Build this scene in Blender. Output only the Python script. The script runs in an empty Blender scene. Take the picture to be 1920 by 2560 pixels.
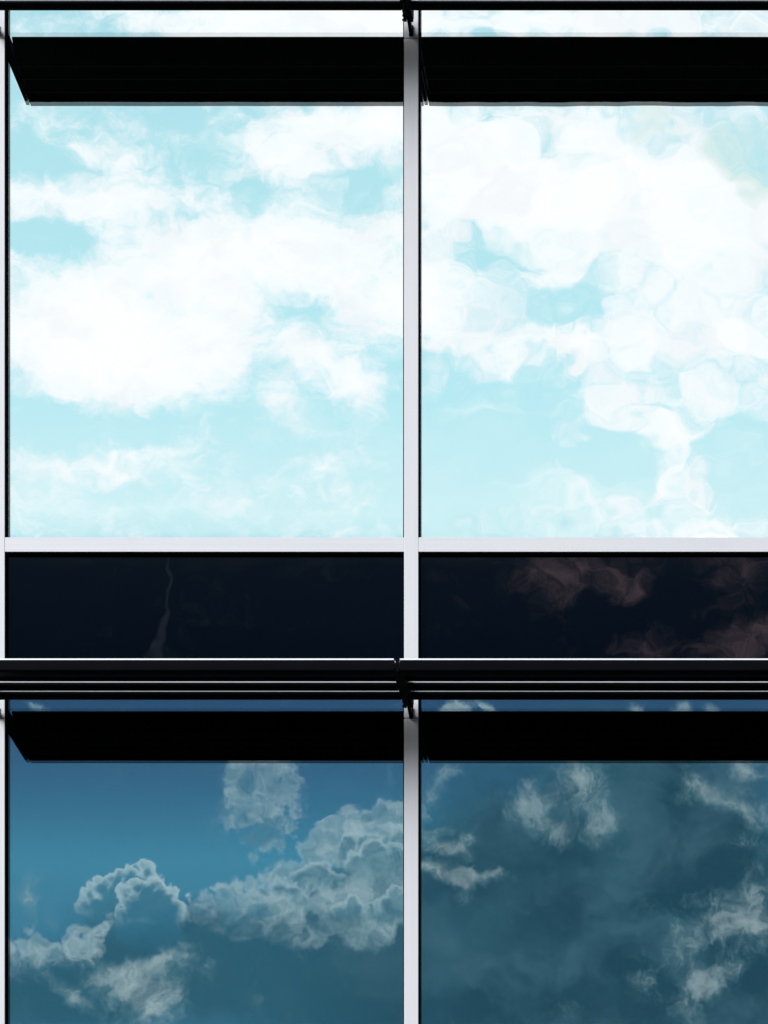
import bpy, bmesh, math
from mathutils import Vector, Matrix

sc = bpy.context.scene
COL = sc.collection

# ------------------------------------------------------------------ scale
# Facade survey: 452 survey units per metre, plan origin on the middle mullion,
# heights counted downwards from the surveyor's eye level (1.6 m above the ground).
S = 452.0
DIST = 17.3
FPX = S * DIST
CX, CY = 2110.0, 5100.0
def wx(X): return (X - 1028.0) / S
def wz(H): return 1.6 + (CY - H) / S

# ------------------------------------------------------------------ camera
cam = bpy.data.objects.new('camera', bpy.data.cameras.new('camera'))
COL.objects.link(cam)
cam.location = (wx(CX), -DIST, 1.6)
cam.rotation_euler = (math.radians(90), 0, 0)
cd = cam.data
cd.sensor_fit = 'HORIZONTAL'
cd.sensor_width = 36.0
cd.lens = 36.0 * FPX / 1920.0
cd.shift_x = (960.0 - CX) / 1920.0
cd.shift_y = (CY - 1280.0) / 1920.0
# the frame is taller than wide: HORIZONTAL fit keeps shift in units of the width
cd.clip_start, cd.clip_end = 0.1, 20000
sc.camera = cam

# ------------------------------------------------------------------ render settings
sc.view_settings.view_transform = 'Standard'
sc.view_settings.look = 'None'
sc.view_settings.exposure = 0.0
sc.view_settings.gamma = 1.0
sc.cycles.use_denoising = True
sc.cycles.caustics_reflective = False
sc.cycles.caustics_refractive = False
sc.cycles.max_bounces = 8
sc.cycles.transparent_max_bounces = 12
sc.cycles.sample_clamp_indirect = 6.0

# ------------------------------------------------------------------ sun
SUN_EL, SUN_AZ = 32.0, -50.0       # azimuth measured from the facade normal, negative = from the left
sl = bpy.data.lights.new('sun', 'SUN')
sl.energy = 4.6
sl.angle = math.radians(42)
sl.color = (1.0, 0.985, 0.965)
sun = bpy.data.objects.new('sun', sl)
COL.objects.link(sun)
el, az = math.radians(SUN_EL), math.radians(SUN_AZ)
sdir = Vector((math.sin(az) * math.cos(el), -math.cos(az) * math.cos(el), math.sin(el)))
sun.rotation_euler = (-sdir).to_track_quat('-Z', 'Y').to_euler()
sun.location = sdir * 60

# ------------------------------------------------------------------ sky (world)
world = bpy.data.worlds.new('World')
sc.world = world
world.use_nodes = True
WT = world.node_tree
WT.nodes.clear()

class G:
    """tiny expression layer over a node tree"""
    t = WT
    def __init__(self, s): self.s = s
    @staticmethod
    def math(op, *a, clamp=False):
        n = G.t.nodes.new('ShaderNodeMath'); n.operation = op; n.use_clamp = clamp
        for i, v in enumerate(a):
            if isinstance(v, G): G.t.links.new(v.s, n.inputs[i])
            else: n.inputs[i].default_value = v
        return G(n.outputs[0])
    def __add__(a, b): return G.math('ADD', a, b)
    __radd__ = __add__
    def __sub__(a, b): return G.math('SUBTRACT', a, b)
    def __rsub__(a, b): return G.math('SUBTRACT', b, a)
    def __mul__(a, b): return G.math('MULTIPLY', a, b)
    __rmul__ = __mul__
    def __truediv__(a, b): return G.math('DIVIDE', a, b)

def step(v, a, b):
    n = G.t.nodes.new('ShaderNodeMapRange'); n.interpolation_type = 'SMOOTHSTEP'
    G.t.links.new(v.s, n.inputs['Value'])
    for k, q in (('From Min', a), ('From Max', b)):
        if isinstance(q, G): G.t.links.new(q.s, n.inputs[k])
        else: n.inputs[k].default_value = q
    return G(n.outputs['Result'])
def vec(x, y, z=0.0):
    n = G.t.nodes.new('ShaderNodeCombineXYZ')
    for i, v in enumerate((x, y, z)):
        if isinstance(v, G): G.t.links.new(v.s, n.inputs[i])
        else: n.inputs[i].default_value = v
    return G(n.outputs[0])
def noise(v, scale, detail=6.0, rough=0.55, dist=0.0, lac=2.0, typ='FBM'):
    n = G.t.nodes.new('ShaderNodeTexNoise'); n.noise_dimensions = '3D'
    n.noise_type = typ
    G.t.links.new(v.s, n.inputs['Vector'])
    n.inputs['Scale'].default_value = scale; n.inputs['Detail'].default_value = detail
    n.inputs['Roughness'].default_value = rough; n.inputs['Distortion'].default_value = dist
    n.inputs['Lacunarity'].default_value = lac
    return G(n.outputs['Fac'])
def blob(v, cx, cy, rx, ry, rot=0.0):
    m = G.t.nodes.new('ShaderNodeMapping'); m.vector_type = 'TEXTURE'
    G.t.links.new(v.s, m.inputs['Vector'])
    m.inputs['Location'].default_value = (cx, cy, 0)
    m.inputs['Rotation'].default_value = (0, 0, math.radians(rot))
    m.inputs['Scale'].default_value = (rx, ry, 1)
    g = G.t.nodes.new('ShaderNodeTexGradient'); g.gradient_type = 'SPHERICAL'
    G.t.links.new(m.outputs[0], g.inputs[0])
    return G(g.outputs['Fac'])
def blobs(v, lst, acc=0.0):
    for (cx, cy, rx, ry, rot, w) in lst:
        acc = G.math('MULTIPLY_ADD', blob(v, cx, cy, rx, ry, rot), w, acc)
    return acc
def curve(x, pts, x0, x1, y0, y1):
    """polyline y(x) as a float curve"""
    n = G.t.nodes.new('ShaderNodeFloatCurve')
    c = n.mapping.curves[0]
    P = [((px - x0) / (x1 - x0), (py - y0) / (y1 - y0)) for px, py in pts]
    while len(c.points) < len(P): c.points.new(0.5, 0.5)
    for p, q in zip(c.points, P):
        p.location = q; p.handle_type = 'AUTO'
    n.mapping.update()
    xi = G.math('DIVIDE', x - x0, x1 - x0, clamp=True)
    G.t.links.new(xi.s, n.inputs['Value'])
    return G(n.outputs[0]) * (y1 - y0) + y0
def mix(f, a, b):
    n = G.t.nodes.new('ShaderNodeMix'); n.data_type = 'RGBA'; n.clamp_factor = True
    for i, v in ((0, f), (6, a), (7, b)):
        if isinstance(v, G): G.t.links.new(v.s, n.inputs[i])
        elif i == 0: n.inputs[i].default_value = v
        else: n.inputs[i].default_value = (*v, 1)
    return G(n.outputs[2])
def ramp(v, stops, lo, hi):
    n = G.t.nodes.new('ShaderNodeValToRGB')
    cr = n.color_ramp
    while len(cr.elements) < len(stops): cr.elements.new(0.5)
    for e, (p, c) in zip(cr.elements, stops):
        e.position = (p - lo) / (hi - lo); e.color = (*c, 1)
    G.t.links.new(G.math('DIVIDE', v - lo, hi - lo, clamp=True).s, n.inputs[0])
    return G(n.outputs[0])

tc = WT.nodes.new('ShaderNodeTexCoord')
sp = WT.nodes.new('ShaderNodeSeparateXYZ')
WT.links.new(tc.outputs['Generated'], sp.inputs[0])
dX, dY, dZ = (G(o) for o in sp.outputs)
aY = G.math('MAXIMUM', G.math('ABSOLUTE', dY), 0.12)
# tangent-plane coordinates of the sky opposite the facade (thousandths of a survey unit)
x = CX / 1000 + (FPX / 1000) * dX / aY
y = CY / 1000 - (FPX / 1000) * dZ / aY
P0 = vec(x, y)
# domain warp: slow and fast
n1 = noise(P0, 3.2, 3, 0.5); n2 = noise(vec(x + 7.3, y + 2.1), 3.2, 3, 0.5)
n3 = noise(vec(x, y, 3.3), 16, 4, 0.55); n4 = noise(vec(x + 3.7, y + 9.1, 1.7), 16, 4, 0.55)
ux = x + (n1 - 0.5) * 0.15 + (n3 - 0.5) * 0.075
uy = y + (n2 - 0.5) * 0.10 + (n4 - 0.5) * 0.065
U = vec(ux, uy)

def ZL(a, b, ra, rb, rot, w): k = .627 / 1000; return (a * k, .26 + b * k, ra * k, rb * k, rot, w)
def ZR(a, b, ra, rb, rot, w): k = .5304 / 1000; return (1.04 + a * k, .26 + b * k, ra * k, rb * k, rot, w)
def LL(a, b, ra, rb, rot, w): k = .627 / 1000; return (a * k, 1.88 + b * k, ra * k, rb * k, rot, w)
def LR(a, b, ra, rb, rot, w): k = .5304 / 1000; return (1.04 + a * k, 1.88 + b * k, ra * k, rb * k, rot, w)
def SP(a, b, ra, rb, rot, w): k = .5304 / 1000; return (1.04 + a * k, 1.37 + b * k, ra * k, rb * k, rot, w)

# ---- high bright cumulus field seen in the upper storey
high = [
    ZL(560, 850, 900, 420, -8, 1.35), ZL(300, 900, 420, 260, 0, .6), ZL(420, 1080, 420, 200, 0, .75),
    ZL(980, 560, 520, 240, -12, .9), ZL(1380, 610, 520, 230, 5, .8), ZL(1450, 780, 330, 180, 0, .5),
    ZL(760, 1060, 240, 190, 0, .55), ZL(930, 980, 260, 210, -30, .5),
    ZL(270, 390, 460, 160, 4, .95), ZL(60, 370, 200, 170, 0, .5), ZL(430, 220, 260, 90, 12, .6),
    ZL(720, 350, 420, 130, -5, .75), ZL(80, 660, 240, 90, 8, .5),
    ZL(1200, 200, 260, 190, 0, 1.0), ZL(1000, 160, 200, 120, 25, .55), ZL(1500, 70, 330, 130, 0, .9),
    ZL(1230, 60, 260, 90, 0, .6), ZL(1270, 370, 150, 80, -30, .45), ZL(720, 150, 170, 70, -15, .35),
    ZL(1300, 1060, 320, 190, 25, .95), ZL(1430, 1150, 180, 110, 0, .4), ZL(1560, 900, 260, 170, 0, .65),
    ZL(1070, 1190, 95, 130, 15, .75), ZL(430, 1440, 260, 130, -10, .75), ZL(650, 1370, 220, 50, -8, .5),
    ZL(130, 1430, 180, 70, 10, .4), ZL(1070, 1470, 100, 75, -30, .6), ZL(1230, 1425, 170, 70, -8, .55),
    ZL(1400, 1320, 220, 100, -30, .4), ZL(240, 1520, 60, 110, 0, .35),
    # gaps of clear sky
    ZL(1420, 330, 300, 130, -15, -.9), ZL(150, 540, 320, 95, 5, -.75), ZL(150, 240, 260, 90, 0, -.5),
    ZL(1230, 880, 190, 120, 25, -.7), ZL(1060, 1020, 120, 150, 30, -.5), ZL(350, 1260, 800, 110, 0, -.6),
    ZL(1060, 320, 110, 110, 0, -.45), ZL(760, 120, 300, 110, 0, -.4),
    # right bay
    ZR(300, 330, 900, 560, 0, 1.2), ZR(1150, 380, 1000, 500, 0, 1.2), ZR(1500, 620, 600, 300, 0, .7),
    ZR(90, 870, 320, 200, 0, .8), ZR(390, 870, 230, 180, 0, .55), ZR(620, 840, 170, 170, 0, .6),
    ZR(1300, 880, 560, 190, 0, .45), ZR(320, 1090, 420, 230, 15, .9), ZR(720, 1150, 190, 170, 0, .75),
    ZR(1000, 1140, 280, 190, 0, .85), ZR(1500, 1080, 480, 220, 0, .8), ZR(920, 1390, 260, 170, 0, .8),
    ZR(1400, 1350, 520, 190, 0, .8), ZR(1200, 1540, 430, 95, -4, .75), ZR(660, 1530, 130, 60, 20, .6),
    ZR(1170, 1700, 200, 260, -30, .65), ZR(1240, 1830, 230, 110, 0, .6), ZR(760, 1760, 60, 170, -35, .5),
    ZR(1420, 1990, 400, 150, -8, .9), ZR(1080, 2010, 330, 110, 0, .5), ZR(1640, 1750, 120, 120, 0, .4),
    ZR(340, 110, 110, 90, 0, -.75), ZR(580, 190, 120, 120, 0, -.9), ZR(740, 270, 220, 90, 0, -.75),
    ZR(310, 570, 75, 170, 0, -.55), ZR(380, 710, 330, 80, 5, -.5), ZR(830, 860, 150, 200, 0, -.65),
    ZR(680, 960, 330, 80, 5, -.7), ZR(240, 780, 80, 110, 0, -.25), ZR(920, 460, 120, 80, 0, -.45),
    ZR(930, 1700, 260, 260, 0, -.8), ZR(1500, 1680, 330, 230, 0, -.6), ZR(300, 1600, 700, 420, 0, -.7),
    ZR(1250, 1480, 330, 70, 0, -.4), ZR(1550, 280, 260, 180, 0, -.35),
    ZR(1200, 900, 900, 380, 0, .42), ZR(700, 500, 800, 400, 0, .3),
    # the lower fringe, mirrored by the dark spandrels
    SP(620, 130, 300, 200, 10, 1.5), SP(900, 150, 330, 130, 25, 1.25), SP(1150, 30, 700, 70, 3, .6),
    SP(1040, 190, 180, 90, -25, .6), SP(1600, 120, 200, 240, 30, .55), SP(1610, 450, 380, 130, -20, 1.5),
    SP(1130, 480, 260, 110, 0, .6), SP(1400, 310, 170, 90, 10, .5), SP(1080, 130, 110, 50, -30, .3),
    (.72, .05, .46, .11, 0, 1.3), (1.45, .05, .75, .12, 0, 1.15), (.28, .04, .14, .06, 0, .5),
]
hd = blobs(U, high, 0.0)
hn = noise(vec(ux, uy * 1.45, 5.0), 5.2, 9, 0.56)
hf = noise(vec(ux, uy * 1.25, 8.0), 20, 9, 0.68, .15)
hdens = hd * 0.62 + (hn - 0.5) * 1.3 + (hf - 0.5) * 1.05
def ring(a, b_, ra, rb, wgt):
    q = blob(U, *ZR(a, b_, ra, rb, 0, 0)[:4]) + (hf - .5) * .25
    return step(q, .12, .28) * step(q, .50, .34) * wgt
hdens = hdens + ring(930, 1690, 340, 300, .24) + ring(720, 1100, 170, 210, .25) + ring(920, 370, 210, 130, .2) + ring(1340, 1800, 130, 130, .2)
hdens = hdens - step(y, 1.34, 1.40) * .26
hmask = step(hdens, step(y, 1.345, 1.385) * -.10 - .10, step(y, 1.345, 1.385) * .35 + .52)
hcore = step(hdens, 0.25, 0.95)
# wisps of thin cirrus everywhere in the upper sky
thin = step(noise(vec(ux * .8, uy * 1.9, 2.0), 4.0, 8, 0.6), 0.48, 0.78)

# ---- clear sky colour, by height
base = ramp(y, [(-.6, (.36, .62, .74)), (.35, (.44, .76, .835)), (.95, (.47, .80, .875)), (1.28, (.61, .86, .90)),
                (1.33, (.56, .83, .875)), (1.42, (.19, .48, .72)), (1.66, (.09, .28, .52)),
                (1.745, (.085, .20, .38)), (1.80, (.095, .23, .42)), (1.88, (.12, .29, .50)), (2.02, (.14, .42, .64)),
                (2.15, (.185, .60, .83)), (2.4, (.16, .47, .67)), (3.2, (.18, .45, .66))], -.6, 3.2)
upper = step(y, 1.45, 1.30)
base = mix(thin * upper * 0.6, base, (.86, .96, .98))
wide = noise(vec(ux * .9, uy, 4.4), 1.6, 3, 0.5)

# ---- the dark cloud bank low in the sky
dark = [LL(300, 960, 800, 300, 0, .8), LL(800, 820, 420, 260, 0, .7), LL(560, 720, 330, 180, 0, .5), LR(450, 330, 1000, 520, 0, .36), LR(900, 60, 500, 260, 0, .35), LL(1250, 900, 1000, 420, 0, 1.15), LL(1650, 780, 500, 500, 0, .8), LL(560, 620, 330, 150, 0, .55),
        LL(500, 760, 420, 200, 0, .5), LL(150, 1000, 500, 260, 0, .75),
        LR(700, 900, 1500, 760, 0, 1.25), LR(1250, 200, 520, 420, 0, .6), LR(1200, 560, 700, 400, 0, .6),
        LR(350, 950, 700, 480, 0, .4), LR(150, 600, 300, 130, 0, .4), LR(1500, 1150, 500, 240, 0, .5)]
dk = blobs(U, dark, 0.0)
rightness = step(x, 0.55, 1.35)
dmask = step(dk + rightness * .34 + (wide - 0.5) * .8 + (hn - 0.5) * .45, 0.08, 1.0)
dcol = mix(rightness, (.088, .285, .395), (.054, .165, .232))
dcol = mix(step(noise(vec(ux, uy * 1.3, 6.6), 3.4, 6, .5), .42, .66) * .55, dcol, (.115, .29, .38))
low = step(y, 1.703, 1.765)
sky_base = base
sky = mix(dmask * low, base, dcol)

# ---- the towering cumulus: heaped round heads with a silver lining over a shaded body
bill1 = noise(vec(x, y, 9.0), 20, 2, .45); bill2 = noise(vec(x + 4., y, 2.5), 20, 2, .45)
bill3 = noise(vec(x, y + 5., 7.0), 55, 5, .62); bill4 = noise(vec(x + 6., y, 4.0), 55, 5, .62)
K = vec(x + (bill1 - .5) * .022 + (bill3 - .5) * .016, y + (bill2 - .5) * .022 + (bill4 - .5) * .016)
def voro(scale, z):
    n = G.t.nodes.new('ShaderNodeTexVoronoi'); n.feature = 'SMOOTH_F1'; n.voronoi_dimensions = '3D'
    n.inputs['Scale'].default_value = scale; n.inputs['Smoothness'].default_value = .2
    n.inputs['Detail'].default_value = 1.0; n.inputs['Roughness'].default_value = .5
    G.t.links.new(vec(x + (bill1 - .5) * .06 + (bill3 - .5) * .01, y + (bill2 - .5) * .06 + (bill4 - .5) * .01, z).s, n.inputs['Vector'])
    return G(n.outputs['Distance'])
vb = voro(11, 4.7)
def billow(scale, z):
    n = noise(vec(x + (bill3 - .5) * .006, y + (bill4 - .5) * .006, z), scale, 0, .5)
    return G.math('ABSOLUTE', n * 2.0 - 1.0)
vd = billow(13, 1.0) * .030 + billow(29, 5.0) * .017 + billow(60, 8.0) * .008
KP = vec(x + (n1 - .5) * .05 + (n3 - .5) * .07 + (bill3 - .5) * .03, y + (n2 - .5) * .05 + (n4 - .5) * .06 + (bill4 - .5) * .03)
def heads(lst, at=None):
    """union of round heads: depth below the outline, in thousands of survey units"""
    acc = None
    for (cx, cy, r) in lst:
        k = .627 / 1000
        d = blob(at or K, cx * k, 1.88 + cy * k, r * k, r * k) * (r * k)
        acc = d if acc is None else G.math('MAXIMUM', acc, d)
    return acc * .9 + vd - .014 - step(acc, .0025, 0.0) * .05
def bank(sky, lst, wide, glow, shade, strength, fade, topfade):
    d = heads(lst)
    inside = step(d, .006, .020)
    inside = inside * fade
    sky = mix(inside * low * strength, sky, shade)
    fringe = step(d, .003, .012) * step(d, wide, .009)
    fringe = fringe * topfade * (mott * .6 + .7)
    return mix(fringe * low * glow, sky, (1.12, 1.26, 1.28)), d
wide_n = noise(vec(x * 1.5 + (bill1 - .5) * .1, y + (bill2 - .5) * .1, 17.0), 12, 9, .7, .4)
mott = noise(vec(x + (bill1 - .5) * .08, y + (bill2 - .5) * .08, 1.0), 15, 8, .66, .25)
A = [(585, 482, 66), (522, 492, 66), (462, 512, 66), (408, 542, 64), (366, 562, 64), (348, 622, 50), (624, 515, 54), (478, 650, 150), (420, 620, 100), (550, 560, 115), (450, 580, 95), (610, 560, 85)]
B = [(620, 540, 68), (562, 556, 66), (504, 574, 62), (472, 612, 42), (680, 566, 60), (712, 612, 50), (752, 572, 34), (596, 670, 160), (500, 700, 70), (620, 600, 110), (550, 620, 100), (690, 620, 70)]
Cc = [(40, 800, 70), (92, 775, 62), (144, 772, 64), (200, 808, 62), (252, 788, 56), (296, 745, 56), (322, 712, 44), (160, 870, 140), (390, 720, 60), (420, 690, 46), (20, 900, 130), (230, 850, 120), (300, 800, 100), (360, 770, 80), (300, 715, 50), (350, 735, 50), (400, 705, 50), (428, 655, 34), (120, 715, 40)]
Dd = [(785, 620, 54), (752, 640, 60), (810, 650, 74), (880, 650, 90), (830, 592, 62), (892, 560, 70), (940, 545, 70), (1004, 536, 66), (1062, 508, 68), (1112, 482, 66), (1180, 480, 68), (1240, 400, 76), (1276, 345, 70),
      (1335, 325, 76), (1402, 282, 86), (1464, 284, 84), (1532, 262, 92), (1600, 250, 90), (1000, 650, 130), (1200, 620, 190), (1400, 500, 250), (1580, 470, 240), (1460, 660, 160)]
shadeA = mix(step(y, 2.15, 2.4), (.20, .52, .68), (.12, .42, .60))
leftfade = step(x, 1.05, 1.02)
sky, dA = bank(sky, A, .036, .85, shadeA, .85, step(y, 2.40, 2.22), step(y, 2.31, 2.22))
shadeB = mix(step(y, 2.2, 2.36), (.17, .46, .62), (.11, .41, .60))
sky, dB = bank(sky, B, .034, .90, shadeB, .95, step(y, 2.42, 2.26), step(y, 2.33, 2.23))
# bright heaped banks left and right of it, mottled by rounded hollows
def bright_bank(sky, lst, fade, holes=(), at=None):
    d = heads(lst, at)
    cov = step(d, .003, .024) * fade
    hollow = step(vb + (mott - .5) * .8, .72, .34)
    lit = mix(hollow * step(d, .012, .06), (.60, .80, .86), (.14, .37, .49))
    lit = mix(step(mott, .42, .66) * .75, lit, (1.05, 1.14, 1.16))
    lit = mix(step(d, .026, .007) * .9, lit, (1.4, 1.47, 1.46))
    if holes:
        lit = mix(step(blobs(K, holes, 0.0) + (mott - .5) * .9, .12, .6) * .85, lit, (.20, .45, .57))
    return mix(cov * low * (.50 + step(mott, .32, .62) * .40), sky, lit)
botC = 2.405 + (mott - .5) * .20
sky = bright_bank(sky, Cc, step(y, botC + .06, botC - .06))
slant = 2.250 + (x - .46) * .23 + (mott - .5) * .15
dfade = step(y, slant + .10, slant - .07) * leftfade
sky = bright_bank(sky, Dd, dfade)
# shaded rounded heads nested in the bright bank, each with its own lit rim
for lst, cy_, r_ in (([(1440, 352, 66), (1390, 366, 52), (1492, 356, 56)], 352, 66),
                     ([(1590, 330, 66), (1640, 320, 60)], 330, 66),
                     ([(1500, 440, 110), (1432, 462, 84), (1570, 462, 104), (1500, 500, 100)], 440, 110),
                     ([(1262, 490, 84), (1206, 512, 62), (1318, 516, 70), (1270, 540, 80)], 490, 84),
                     ([(1110, 545, 56), (1060, 556, 46), (1160, 552, 46)], 545, 50),
                     ([(1420, 632, 70), (1356, 642, 60), (1484, 640, 62)], 632, 66),
                     ([(1590, 620, 110), (1530, 660, 70)], 620, 100)):
    k_ = .627 / 1000; yc = 1.88 + cy_ * k_; rr = r_ * k_
    sky, _d = bank(sky, lst, .028, .62, mix(step(mott, .36, .66), (.17, .41, .53), (.40, .66, .75)), .82, step(y, yc + rr * 1.15, yc + rr * .1) * leftfade, step(y, yc + rr * .5, yc - rr * .3) * leftfade)

# the torn plume standing above the bank
plume = [(a_, b_, r_ * 1.22) for a_, b_, r_ in ((1000, 60, 80), (945, 80, 66), (1070, 60, 84), (1150, 70, 58), (1010, 150, 84), (1090, 160, 76), (1155, 180, 60),
         (950, 180, 56), (990, 250, 80), (1070, 270, 84), (1130, 310, 62), (1085, 330, 60), (1180, 245, 50), (930, 300, 52), (1060, 372, 50), (1112, 372, 42),
         (1020, 430, 40), (1000, -30, 90), (1110, -30, 90), (1000, 340, 50), (1160, 130, 60))]
sky = bright_bank(sky, plume, step(y, 2.22, 2.10) * .84 * step(wide_n, .27, .56),
                  [LL(1060, 330, 90, 50, 0, .8), LL(975, 120, 60, 80, 20, .7), LL(1110, 120, 60, 60, 0, .5), LL(1000, 330, 80, 70, 0, .8)], KP)
# ---- torn bright wisps in front of the bank
wisps = [LL(1000, 130, 260, 240, 10, .35), LL(900, 150, 60, 160, -20, .35), LL(1190, 190, 90, 190, 10, .4),
          LL(1560, 100, 60, 110, 25, .45), LL(900, 330, 90, 170, 0, .3),
         LL(110, 600, 120, 150, 0, .15), 
         LL(590, 840, 250, 70, -12, .75), LL(560, 920, 280, 130, 0, .7), LL(610, 1020, 200, 150, 20, .7), LL(300, 980, 210, 50, 40, .8), LL(420, 900, 180, 120, 10, .35), LL(110, 600, 190, 170, 0, .3),
         LL(820, 860, 90, 90, 0, .4), LL(520, 680, 110, 50, 0, .35),
         LL(1400, 735, 330, 80, 10, .4),
         LR(510, 240, 190, 150, 0, .85), LR(780, 110, 170, 200, 10, .85), LR(870, 300, 170, 200, -30, .65), LR(660, 390, 170, 100, 15, .75),
         LR(860, 370, 110, 90, -20, .45), LR(640, 230, 220, 200, 0, .25), LR(120, 130, 150, 90, -40, .85), LR(50, 250, 50, 120, 30, .7),
         LR(70, 380, 150, 45, -8, .6), LR(100, 450, 220, 50, 12, .85), LR(250, 420, 120, 60, -35, .7),
         LR(110, 565, 280, 70, 14, 1.1), LR(235, 640, 80, 150, 0, .7), LR(340, 585, 200, 50, 8, .8),
         LR(1330, 130, 150, 110, 30, .65), LR(1480, 250, 330, 100, 18, .85), LR(1560, 90, 230, 120, 25, .8), LR(1240, 250, 90, 70, 0, .4),
         LR(1600, 450, 160, 200, 0, .45), LR(1450, 790, 330, 190, 0, .8), LR(1590, 680, 130, 230, 0, .6), LR(1600, 830, 240, 110, 0, .5),
         LR(1250, 960, 130, 200, 0, .6), LR(1340, 1100, 140, 180, 15, .75), LR(1270, 1240, 190, 90, 35, .5), LR(1500, 1020, 350, 90, -28, .6),
         LR(1060, 1100, 110, 130, 0, .5), LR(1080, 900, 110, 260, 0, .35), LR(740, 1210, 100, 90, 30, .35), LR(1040, 500, 170, 80, 20, .2),
         # shreds seen in the slot above the mirrored sunshade
         (1.125, 1.772, .045, .03, -50, 1.6), (1.165, 1.77, .03, .04, -50, 1.5), (1.715, 1.772, .04, .04, -60, 1.6), (1.785, 1.775, .03, .03, -60, 1.4),
         (1.60, 1.772, .05, .025, 40, 1.1), (.09, 1.772, .08, .018, 30, .8), (1.22, 1.772, .08, .02, 40, .9)]
V = vec(x + (n1 - .5) * .05 + (n3 - .5) * .055 + (bill3 - .5) * .02, y + (n2 - .5) * .05 + (n4 - .5) * .055 + (bill3 - .5) * .02)
wd = blobs(V, wisps, 0.0)
soft = step(noise(vec(ux * .9, uy * 1.2, 41.0), 4.6, 7, .6, .3), .44, .74)
sky = mix(soft * dmask * low * (rightness * .36 + .14), sky, (.22, .42, .52))
wn = noise(vec(ux + (bill3 - .5) * .03, uy + (bill4 - .5) * .03, 11.0), 12, 10, .70, .3)
wfib = noise(vec(ux * 1.6, uy * .8, 3.0), 22, 8, .7, .5)
wdens = wd * .95 + (wn - .5) * 1.7 + (wfib - .5) * .9
wmask = step(wdens, .09, 1.02) * low
wcol = mix(step(wdens, .25, .95), (.52, .80, .86), (1.08, 1.12, 1.10))
wmod = step(noise(vec(ux, uy, 21.0), 9, 8, .72, .4), .34, .64)
sky = mix(wmask * (wmod * .60 + wfib * .42 + .10) * (1.0 - rightness * .2), sky, wcol)

# ---- lay the high cumulus over
highgate = step(y, 1.695, 1.63)
warm = step(y, 1.34, 1.42)
hcol = mix(hcore, (.88, .95, .975), (.985, .985, .99))
hcol = mix(step(noise(vec(ux, uy * 1.3, 31.0), 6, 8, .6, .3), .46, .66) * .55, hcol, (.86, .885, .92))
hcol = mix(warm, hcol, mix(step(x, .8, 1.1), (1.4, 2.1, 2.5), (3.6, 3.1, 3.15)))
greenish = step(blobs(U, [ZR(1560, 260, 330, 260, 30, 1.0), ZR(1120, 80, 320, 120, 0, .6)], 0.0) + (hn - .5) * .6, .2, .7) * upper
hcol = mix(greenish * .9, hcol, (.70, .84, .81))
sky_high = mix(hmask * highgate * (1.0 - warm * (.80 - step(hf, .30, .66) * .55 - hn * .4)), sky_base, hcol)
# a thin ragged streak of vapour standing in the deep blue
sxc = curve(y, [(1.36, .4215), (1.41, .4235), (1.45, .4235), (1.48, .417), (1.505, .4135), (1.535, .419), (1.56, .4125), (1.59, .4045), (1.62, .395), (1.66, .383)], 1.36, 1.66, .36, .44)
swd = curve(y, [(1.36, .004), (1.41, .0055), (1.45, .006), (1.49, .0045), (1.54, .010), (1.58, .010), (1.62, .012), (1.66, .016)], 1.36, 1.66, 0.0, .03)
sd = G.math('ABSOLUTE', x + (hf - .5) * .012 + (n3 - .5) * .012 - sxc)
streak = step(sd, swd * 1.25, swd * .3) * step(y, 1.375, 1.40) * step(y, 1.68, 1.62)
sky_high = mix(streak * .48 * (step(n4, .3, .62) * .6 + hf * .5), sky_high, (1.5, 2.2, 2.5))

# ---- Nishita sky everywhere else, with a loose cloud cover
ns = WT.nodes.new('ShaderNodeTexSky'); ns.sky_type = 'NISHITA'; ns.sun_disc = False
ns.sun_elevation = math.radians(SUN_EL)
ns.sun_rotation = math.atan2(sdir.x, sdir.y)
ns.altitude = 50; ns.air_density = 1.0; ns.dust_density = 1.5; ns.ozone_density = 1.0
gen = G(tc.outputs['Generated'])
cover = step(noise(gen, 3.0, 6, .55, .2), .46, .64)
elsewhere = mix(cover, G(ns.outputs[0]), (5.0, 5.2, 5.6))
sector = step(dY, -.15, -.45) * step(y, -1.4, -.5) * step(y, 3.6, 3.0) * step(x, -2.2, -1.2) * step(x, 4.4, 3.4)
def background(col, gain):
    k = WT.nodes.new('ShaderNodeVectorMath'); k.operation = 'SCALE'
    WT.links.new(col.s, k.inputs[0]); k.inputs['Scale'].default_value = gain
    b = WT.nodes.new('ShaderNodeBackground'); b.inputs['Strength'].default_value = 0.1
    WT.links.new(k.outputs[0], b.inputs['Color'])
    return b.outputs[0]
def mixsh(f, a, b):
    n = WT.nodes.new('ShaderNodeMixShader')
    WT.links.new(f.s, n.inputs[0]); WT.links.new(a, n.inputs[1]); WT.links.new(b, n.inputs[2])
    return n.outputs[0]
bands = mixsh(G.math('GREATER_THAN', y, 1.70), background(sky_high, 10.0), background(sky, 10.0))
full = mixsh(sector, background(elsewhere, 1.0), bands)
wo = WT.nodes.new('ShaderNodeOutputWorld')
WT.links.new(full, wo.inputs['Surface'])
world.cycles.sampling_method = 'MANUAL'
world.cycles.sample_map_resolution = 512

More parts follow.
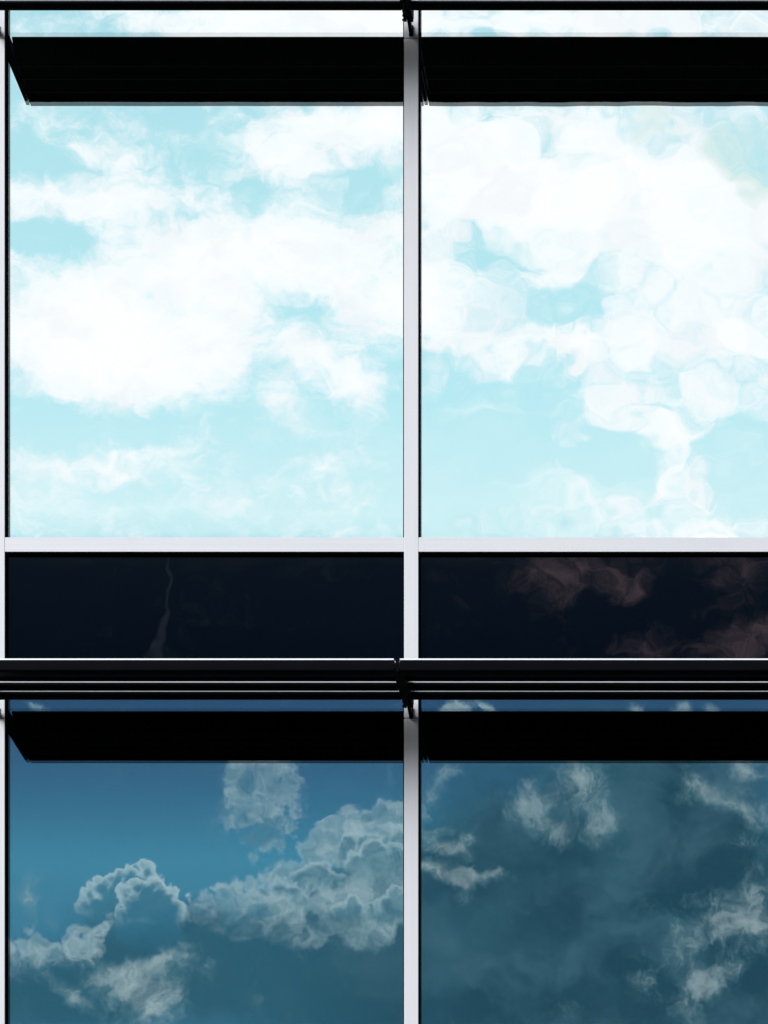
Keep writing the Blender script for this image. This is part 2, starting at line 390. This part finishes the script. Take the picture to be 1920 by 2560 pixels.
# ------------------------------------------------------------------ materials
def newmat(name):
    m = bpy.data.materials.new(name); m.use_nodes = True
    m.node_tree.nodes.clear(); G.t = m.node_tree
    return m
def out(m, sh):
    o = m.node_tree.nodes.new('ShaderNodeOutputMaterial'); m.node_tree.links.new(sh, o.inputs['Surface'])
def objvec(m):
    t = m.node_tree.nodes.new('ShaderNodeTexCoord'); return G(t.outputs['Object'])
def principled(m, col, rough=.5, metal=0.0, bumpn=None, bumpd=.001):
    p = m.node_tree.nodes.new('ShaderNodeBsdfPrincipled')
    for k, v in (('Base Color', col), ('Roughness', rough)):
        if isinstance(v, G): m.node_tree.links.new(v.s, p.inputs[k])
        elif k == 'Base Color': p.inputs[k].default_value = (*v, 1)
        else: p.inputs[k].default_value = v
    p.inputs['Metallic'].default_value = metal
    if bumpn is not None:
        b = m.node_tree.nodes.new('ShaderNodeBump'); b.inputs['Distance'].default_value = bumpd
        m.node_tree.links.new(bumpn.s, b.inputs['Height']); m.node_tree.links.new(b.outputs[0], p.inputs['Normal'])
    out(m, p.outputs[0]); return p

def aluminium(name, brushed_axis):
    m = newmat(name); o = objvec(m)
    mp = m.node_tree.nodes.new('ShaderNodeMapping'); m.node_tree.links.new(o.s, mp.inputs[0])
    mp.inputs['Scale'].default_value = (40, 40, .6) if brushed_axis == 'z' else (.6, 40, 40)
    st = noise(G(mp.outputs[0]), 1.6, 5, .6)
    bl = noise(o, 2.3, 5, .6)
    c = mix(st, (.595, .61, .655), (.69, .70, .74))
    c = mix(step(bl, .56, .8) * .35, c, (.54, .55, .58))
    principled(m, c, .5, .05, st, .0004)
    return m
M_MULL = aluminium('brushed_aluminium_upright', 'z')
M_TRAN = aluminium('brushed_aluminium_rail', 'x')

m = newmat('painted_blade_highlight'); o = objvec(m)
principled(m, mix(noise(o, 30, 3, .5), (.50, .52, .56), (.58, .60, .64)), .4, .1); M_HILITE = m  # pale base colour stands in for light caught on the blade edges
m = newmat('black_coated_metal'); o = objvec(m)
p = principled(m, mix(noise(o, 6, 4, .6), (.0022, .0027, .0042), (.0042, .005, .0072)), .45, 0.0); p.inputs['Specular IOR Level'].default_value = .015; M_BLACK = m
m = newmat('black_coated_blade'); o = objvec(m)
p = principled(m, mix(noise(o, 6, 4, .6), (.003, .0045, .005), (.006, .008, .0085)), .5, 0.0); p.inputs['Specular IOR Level'].default_value = .03; M_BLADE = m
m = newmat('painted_nose_highlight'); o = objvec(m)
principled(m, mix(noise(o, 30, 3, .5), (.76, .79, .84), (.84, .87, .91)), .4, .1); M_HILITE_NOSE = m  # paler still: the nose edge highlight put into the base colour
m = newmat('black_gasket'); principled(m, mix(noise(objvec(m), 25, 2), (.0008, .0009, .001), (.002, .002, .0022)), .9).inputs['Specular IOR Level'].default_value = .05; M_GASK = m
m = newmat('dark_spacer'); principled(m, (.006, .007, .008), .7); M_SPACER = m
m = newmat('steel_bolt'); principled(m, (.05, .05, .055), .35, .8); M_BOLT = m
m = newmat('stone_plinth'); o = objvec(m)
principled(m, mix(noise(o, 9, 8, .6), (.20, .20, .20), (.30, .30, .29)), .8); M_STONE = m
m = newmat('asphalt'); o = objvec(m)
principled(m, mix(noise(o, 3, 9, .7), (.035, .036, .038), (.065, .065, .066)), .9, 0, noise(o, 90, 4, .6), .004); M_ASPH = m

def ripple(t, amount, sc_=1.0):
    """roller-wave waviness of toughened glass, as a normal"""
    G.t = t
    tcn = t.nodes.new('ShaderNodeTexCoord')
    o = G(tcn.outputs['Object'])
    h = noise(o, 3.0 * sc_, 0, .4) + noise(o, 7.0 * sc_, 0, .4) * .3
    b = t.nodes.new('ShaderNodeBump'); b.inputs['Distance'].default_value = amount
    b.inputs['Strength'].default_value = 1.0
    t.links.new(h.s, b.inputs['Height'])
    return b.outputs[0]
def glass_outer(name, refl, trans, amount, sc_=1.0):
    m = newmat(name); t = m.node_tree
    nrm = ripple(t, amount, sc_)
    gl = t.nodes.new('ShaderNodeBsdfGlossy'); gl.inputs['Roughness'].default_value = 0.0; gl.inputs['Color'].default_value = (*refl, 1)
    t.links.new(nrm, gl.inputs['Normal'])
    tr = t.nodes.new('ShaderNodeBsdfTransparent'); tr.inputs['Color'].default_value = (*trans, 1)
    ad = t.nodes.new('ShaderNodeAddShader'); t.links.new(gl.outputs[0], ad.inputs[0]); t.links.new(tr.outputs[0], ad.inputs[1])
    tb = t.nodes.new('ShaderNodeBsdfTransparent')
    ge = t.nodes.new('ShaderNodeNewGeometry')
    mx = t.nodes.new('ShaderNodeMixShader')
    t.links.new(ge.outputs['Backfacing'], mx.inputs[0]); t.links.new(ad.outputs[0], mx.inputs[1]); t.links.new(tb.outputs[0], mx.inputs[2])
    out(m, mx.outputs[0]); return m
def glass_inner(name, refl, amount, sc_=1.0):
    m = newmat(name); t = m.node_tree
    nrm = ripple(t, amount, sc_)
    gl = t.nodes.new('ShaderNodeBsdfGlossy'); gl.inputs['Roughness'].default_value = 0.0; gl.inputs['Color'].default_value = (*refl, 1)
    t.links.new(nrm, gl.inputs['Normal'])
    out(m, gl.outputs[0]); return m
m = newmat('clear_glass_edge'); t_ = m.node_tree.nodes.new('ShaderNodeBsdfTransparent'); out(m, t_.outputs[0]); M_CLEAR = m
GL = {}
GL['bright'] = (glass_outer('coated_glass_outer', (.19, .19, .19), (.98, .98, .98), .00016), glass_inner('coated_glass_inner', (.83, .85, .85), .00016))
GL['rippled'] = (glass_outer('rippled_glass_outer', (.19, .19, .19), (.98, .98, .98), .00066, 1.15), glass_inner('rippled_glass_inner', (.83, .85, .85), .00066, 1.15))
GL['tinted'] = (glass_outer('tinted_glass_outer', (.09, .10, .105), (.195, .28, .312), .00006), glass_inner('tinted_glass_inner', (1, 1, 1), .00006))
m = newmat('spandrel_glass'); t = m.node_tree; nrm = ripple(t, .0003, 1.3)
gl = t.nodes.new('ShaderNodeBsdfGlossy'); gl.inputs['Roughness'].default_value = 0.0; gl.inputs['Color'].default_value = (.0150, .0125, .0148, 1)
t.links.new(nrm, gl.inputs['Normal'])
df = t.nodes.new('ShaderNodeBsdfDiffuse'); df.inputs['Color'].default_value = (.0005, .001, .002, 1)
ad = t.nodes.new('ShaderNodeAddShader'); t.links.new(gl.outputs[0], ad.inputs[0]); t.links.new(df.outputs[0], ad.inputs[1]); out(m, ad.outputs[0])
M_SPAN = m

# ------------------------------------------------------------------ mesh helpers
def add_box(bm, x0, x1, y0, y1, z0, z1, bevel=0.0, mi=0):
    b = bmesh.new()
    vs = [b.verts.new((X, Y, Z)) for X in (x0, x1) for Y in (y0, y1) for Z in (z0, z1)]
    for f in ((0, 1, 3, 2), (4, 6, 7, 5), (0, 4, 5, 1), (2, 3, 7, 6), (0, 2, 6, 4), (1, 5, 7, 3)):
        b.faces.new([vs[i] for i in f])
    bmesh.ops.recalc_face_normals(b, faces=b.faces)
    if bevel: bmesh.ops.bevel(b, geom=list(b.edges), offset=bevel, segments=2, affect='EDGES', profile=.5)
    for f in b.faces: f.material_index = mi
    me = bpy.data.meshes.new('tmp'); b.to_mesh(me); b.free(); bm.from_mesh(me); bpy.data.meshes.remove(me)
def add_prof(bm, prof, x0, x1):
    """profile in (y, z) extruded along x, capped"""
    b = bmesh.new()
    A = [b.verts.new((x0, p[0], p[1])) for p in prof]; B = [b.verts.new((x1, p[0], p[1])) for p in prof]
    n = len(prof)
    for i in range(n):
        b.faces.new((A[i], A[(i + 1) % n], B[(i + 1) % n], B[i]))
    b.faces.new(A); b.faces.new(B)
    bmesh.ops.recalc_face_normals(b, faces=b.faces)
    me = bpy.data.meshes.new('tmp'); b.to_mesh(me); b.free(); bm.from_mesh(me); bpy.data.meshes.remove(me)
def add_cyl(bm, p, axis, r, l, n=6):
    b = bmesh.new()
    bmesh.ops.create_cone(b, cap_ends=True, segments=n, radius1=r, radius2=r, depth=l)
    q = Vector(axis).to_track_quat('Z', 'Y').to_matrix().to_4x4()
    bmesh.ops.transform(b, matrix=Matrix.Translation(p) @ q, verts=b.verts)
    me = bpy.data.meshes.new('tmp'); b.to_mesh(me); b.free(); bm.from_mesh(me); bpy.data.meshes.remove(me)
def obj(name, bm, mats, parent=None, smooth=False):
    me = bpy.data.meshes.new(name); bm.to_mesh(me); bm.free()
    for k in (mats if isinstance(mats, (list, tuple)) else [mats]): me.materials.append(k)
    if smooth:
        for p in me.polygons: p.use_smooth = True
        try: me.set_sharp_from_angle(angle=math.radians(40))
        except Exception: pass
    o = bpy.data.objects.new(name, me); COL.objects.link(o)
    if parent is not None: o.parent = parent
    return o
def thing(name, label, cat, loc=(0, 0, 0), group=None):
    o = bpy.data.objects.new(name, None); COL.objects.link(o); o.location = loc
    o.empty_display_size = .2
    o['label'] = label; o['category'] = cat
    if group: o['group'] = group
    return o
def copy_tree(o, parent=None):
    c = o.copy(); COL.objects.link(c)
    if parent is not None: c.parent = parent
    for ch in list(o.children): copy_tree(ch, c)
    return c

# ------------------------------------------------------------------ ground
bm = bmesh.new()
vs = [bm.verts.new(p) for p in ((-3000, -3000, 0), (3000, -3000, 0), (3000, 3000, 0), (-3000, 3000, 0))]
bm.faces.new(vs)
g = obj('ground', bm, M_ASPH); g['kind'] = 'structure'

# ------------------------------------------------------------------ the glass building
PITCH = 1034.0 / S
MW = 35.5 / S                      # mullion face width
REC = 0.030                        # glass face behind the mullion face
GAP = 0.0185                       # between the two panes
ST = 1700.0                        # storey, in survey units
HEAD, SILL, SILLB, SPB = 1684.0, 1343.0, 1379.0, 1652.0
BAYS = (-1, 0, 1, 2)               # a bay i runs from mullion i-1 to mullion i (mullion 0 in the middle of the photo)
STOREYS = (-1, 0, 1, 2)
bld = thing('office_building', 'glass curtain wall office building with pale aluminium mullions, mirrored cloudy windows and black spandrels', 'building', (0, 0, 0))
x_first, x_last = -2 * PITCH - PITCH, 2 * PITCH
# mullions: one length per storey, with an expansion joint just under each sunshade
for i in range(-3, 3):
    cx_ = i * PITCH
    for k in STOREYS:
        zt = wz(1795.5 - ST * k) - .002
        zb = wz(1795.5 - ST * (k - 1)) + .002
        bm = bmesh.new()
        add_box(bm, cx_ - MW / 2, cx_ + MW / 2, 0, .16, zb, zt, .0018)
        obj('mullion', bm, M_MULL, bld)
# plinth, parapet and the dark inside behind the joints
bm = bmesh.new(); zb0 = wz(1795.5 + ST * 2)
add_box(bm, x_first - .3, x_last + .3, -.06, 6.0, 0, zb0, .01); obj('plinth', bm, M_STONE, bld)
ztop = wz(1795.5 - ST * 2)
bm = bmesh.new(); add_box(bm, x_first - .3, x_last + .3, -.03, 6.0, ztop, ztop + .9, .01); obj('parapet', bm, M_TRAN, bld)
bm = bmesh.new(); add_box(bm, x_first - .3, x_last + .3, .17, 5.99, zb0, ztop); obj('wall', bm, M_SPACER, bld)

for i in BAYS:
    xa, xb = (i - 1) * PITCH + MW / 2, i * PITCH - MW / 2
    e = .0005
    for k in STOREYS:
        H = lambda h: wz(h - ST * k)
        # sill rail (below the glass of the storey above) and head rail (behind the sunshade)
        bm = bmesh.new(); add_box(bm, xa + e, xb - e, .0012, .155, H(SILLB), H(SILL), .0012); obj('transom', bm, M_TRAN, bld)
        bm = bmesh.new(); add_box(bm, xa + e, xb - e, .0012, .155, H(HEAD), H(SPB), .0012); obj('transom', bm, M_TRAN, bld)
        # spandrel panel
        bm = bmesh.new(); add_box(bm, xa + .006, xb - .006, REC, REC + .03, H(SPB) + .006, H(SILLB) - .006); sp_ = obj('spandrel_panel', bm, M_SPAN, bld)
        bm = bmesh.new(); za, zb_ = H(SPB) + e, H(SILLB) - e
        add_box(bm, xa + e, xa + .006, .004, REC + .03, za, zb_); add_box(bm, xb - .006, xb - e, .004, REC + .03, za, zb_)
        add_box(bm, xa + .006, xb - .006, .004, REC + .03, zb_ - .0055, zb_); add_box(bm, xa + .006, xb - .006, .004, REC + .03, za, za + .0055)
        obj('gasket', bm, M_GASK, sp_)
        # vision glass of this storey: head at HEAD, down to the sill of the storey below
        z1, z0 = H(HEAD), wz(SILL - ST * (k - 1))
        if z0 < zb0: z0 = zb0
        kind = 'tinted' if k <= 0 else ('bright' if i <= 0 else 'rippled')
        gk = .006
        bm = bmesh.new()   # gasket frame: four strips proud of the glass
        y0, y1 = .004, REC + .045
        add_box(bm, xa + e, xa + gk, y0, y1, z0 + e, z1 - e); add_box(bm, xb - gk, xb - e, y0, y1, z0 + e, z1 - e)
        add_box(bm, xa + gk, xb - gk, y0, y1, z1 - gk, z1 - e); add_box(bm, xa + gk, xb - gk, REC - .004, y1, z0 + e, z0 + .003)
        w = obj('window', bm, M_GASK, bld)
        bm = bmesh.new()
        add_box(bm, xa + gk, xb - gk, REC, REC + .006, z0 + .003, z1 - gk)
        bm.faces.ensure_lookup_table()
        for f in bm.faces: f.material_index = 0 if f.normal.y < -.5 else 1
        og = obj('outer_pane', bm, [GL[kind][0], M_CLEAR], w)
        bm = bmesh.new(); add_box(bm, xa + gk, xb - gk, REC + GAP, REC + GAP + .006, z0 + .003, z1 - gk)
        obj('inner_pane', bm, GL[kind][1], w)

# ------------------------------------------------------------------ sunshades
# section points (distance out from the wall, survey height) of the lower row
def zz(h): return wz(h) - wz(1788.5)          # relative to the underside of the nose
def arc(cy, cz, r, a0, a1, n=8):
    return [(cy + r * math.cos(math.radians(a0 + (a1 - a0) * q / n)), cz + r * math.sin(math.radians(a0 + (a1 - a0) * q / n))) for q in range(n + 1)]
L2 = PITCH / 2 - .0165
def make_shade():
    root = thing('sunshade', '', 'sunshade', (0, 0, 0), 'sunshades under the storeys')
    # front nose: box section with rounded corners, y = -distance
    zt, zb = zz(1755), 0.0
    f, bk = -.56, -.50
    prof = arc(f + .014, zt - .022, .014, 90, 180) + arc(f + .010, zb + .010, .010, 180, 270) + arc(bk - .008, zb + .008, .008, 270, 360) + arc(bk - .008, zt - .016, .008, 0, 90)
    bm = bmesh.new(); add_prof(bm, prof, -L2, L2)
    nose = obj('front_nose', bm, M_BLACK, root, True)
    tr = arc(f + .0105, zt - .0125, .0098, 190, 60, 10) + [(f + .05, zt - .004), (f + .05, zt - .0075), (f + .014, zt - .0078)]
    bm = bmesh.new(); add_prof(bm, tr, -L2, L2); obj('edge_highlight', bm, M_HILITE_NOSE, nose, True)  # added pale strip, painted highlight along the rounded nose top
    for (d, ln, rise) in ((.43, .075, 25), (.311, .075, 25), (.197, .128, 36)):
        z = zz(1787); r = .0225
        cy_, cz_ = -d, z + r
        # airfoil: round front, rising towards the wall, thin at the back
        ang = math.radians(rise)
        by, bz = cy_ + ln * math.cos(ang), cz_ + ln * math.sin(ang)
        ny, nz = -math.sin(ang), math.cos(ang)
        prof = arc(cy_, cz_, r, 90 + rise, 270 + rise, 12) + [(by - ny * .006, bz - nz * .006), (by + ny * .006, bz + nz * .006)]
        bm = bmesh.new(); add_prof(bm, prof, -L2 + .012, L2 - .012)
        bl = obj('louvre_blade', bm, M_BLADE, root, True)
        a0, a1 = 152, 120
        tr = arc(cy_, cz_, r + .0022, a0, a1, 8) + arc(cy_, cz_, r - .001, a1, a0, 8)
        bm = bmesh.new(); add_prof(bm, tr, -L2 + .012, L2 - .012); obj('edge_highlight', bm, M_HILITE, bl, True)  # thin pale arc added to draw the lit line on the blade
    # end plates carrying the blades
    for s in (-1, 1):
        x0, x1 = (-L2 - .001, -L2 + .010) if s < 0 else (L2 - .010, L2 + .001)
        pf = [(-.555, zz(1760)), (-.555, .004), (-.10, zz(1785)), (-.075, zz(1772)), (-.075, zz(1749)), (-.30, zz(1752))]
        bm = bmesh.new(); add_prof(bm, pf, x0 + .0015 * (s > 0) , x1 - .0015 * (s < 0)); obj('end_plate', bm, M_BLACK, root)
    return root
proto = make_shade()
SH = [(0, 0, 'black louvred sunshade below the plain dark spandrel at left, left of the bracket joint'),
      (1, 0, 'black louvred sunshade below the cloud-reflecting spandrel, right of the middle bracket joint'),
      (0, 1, 'dark sunshade edge along the top of the photo, left of the central mullion'),
      (1, 1, 'dark sunshade edge along the top of the photo, right of the central mullion')]
for n_, (i, k, lab) in enumerate(SH):
    o = proto if n_ == 0 else copy_tree(proto)
    o.location = ((i - .5) * PITCH, 0, wz(1788.5 - ST * k) + .011 * k); o['label'] = lab

# ------------------------------------------------------------------ brackets
def make_bracket():
    root = thing('sunshade_bracket', '', 'bracket', (0, 0, 0), 'brackets carrying the sunshades')
    t2 = .009
    pf = [(-.548, zz(1757)), (-.548, zz(1787.5)), (-.10, zz(1786)), (-.03, zz(1794)), (-.006, zz(1794)), (-.006, zz(1781)), (-.07, zz(1772)), (-.085, zz(1750)), (-.30, zz(1753))]
    bm = bmesh.new(); add_prof(bm, pf, -t2, t2); arm = obj('arm', bm, M_BLACK, root)
    bm = bmesh.new(); add_box(bm, -.012, .012, -.0085, -.0005, zz(1796), zz(1770), .001); obj('mounting_plate', bm, M_BLACK, root)
    bm = bmesh.new(); add_box(bm, t2, .025, -.13, -.09, zz(1787), zz(1767), .002); obj('clamp_block', bm, M_BLACK, root)
    for h in (1776, 1787):
        bm = bmesh.new(); add_cyl(bm, Vector((-.0165, -.11, zz(h))), (1, 0, 0), .0105, .013, 6); add_cyl(bm, Vector((-.022, -.11, zz(h))), (1, 0, 0), .0055, .024, 10)
        obj('bolt', bm, M_BOLT, root)
    return root
bp = make_bracket()
BR = [(0, 0, 'black bolted bracket on the central mullion at the joint of the two lower sunshades'),
      (0, 1, 'black bolted bracket hanging on the central mullion at the top edge of the photo'),
      (-1, 0, 'bracket at the left edge of the photo, at the outer end of the lower sunshade'),
      (-1, 1, 'bracket at the top left corner of the photo, on the leftmost mullion')]
for n_, (i, k, lab) in enumerate(BR):
    o = bp if n_ == 0 else copy_tree(bp)
    o.location = (i * PITCH, 0, wz(1788.5 - ST * k) + .011 * k); o['label'] = lab
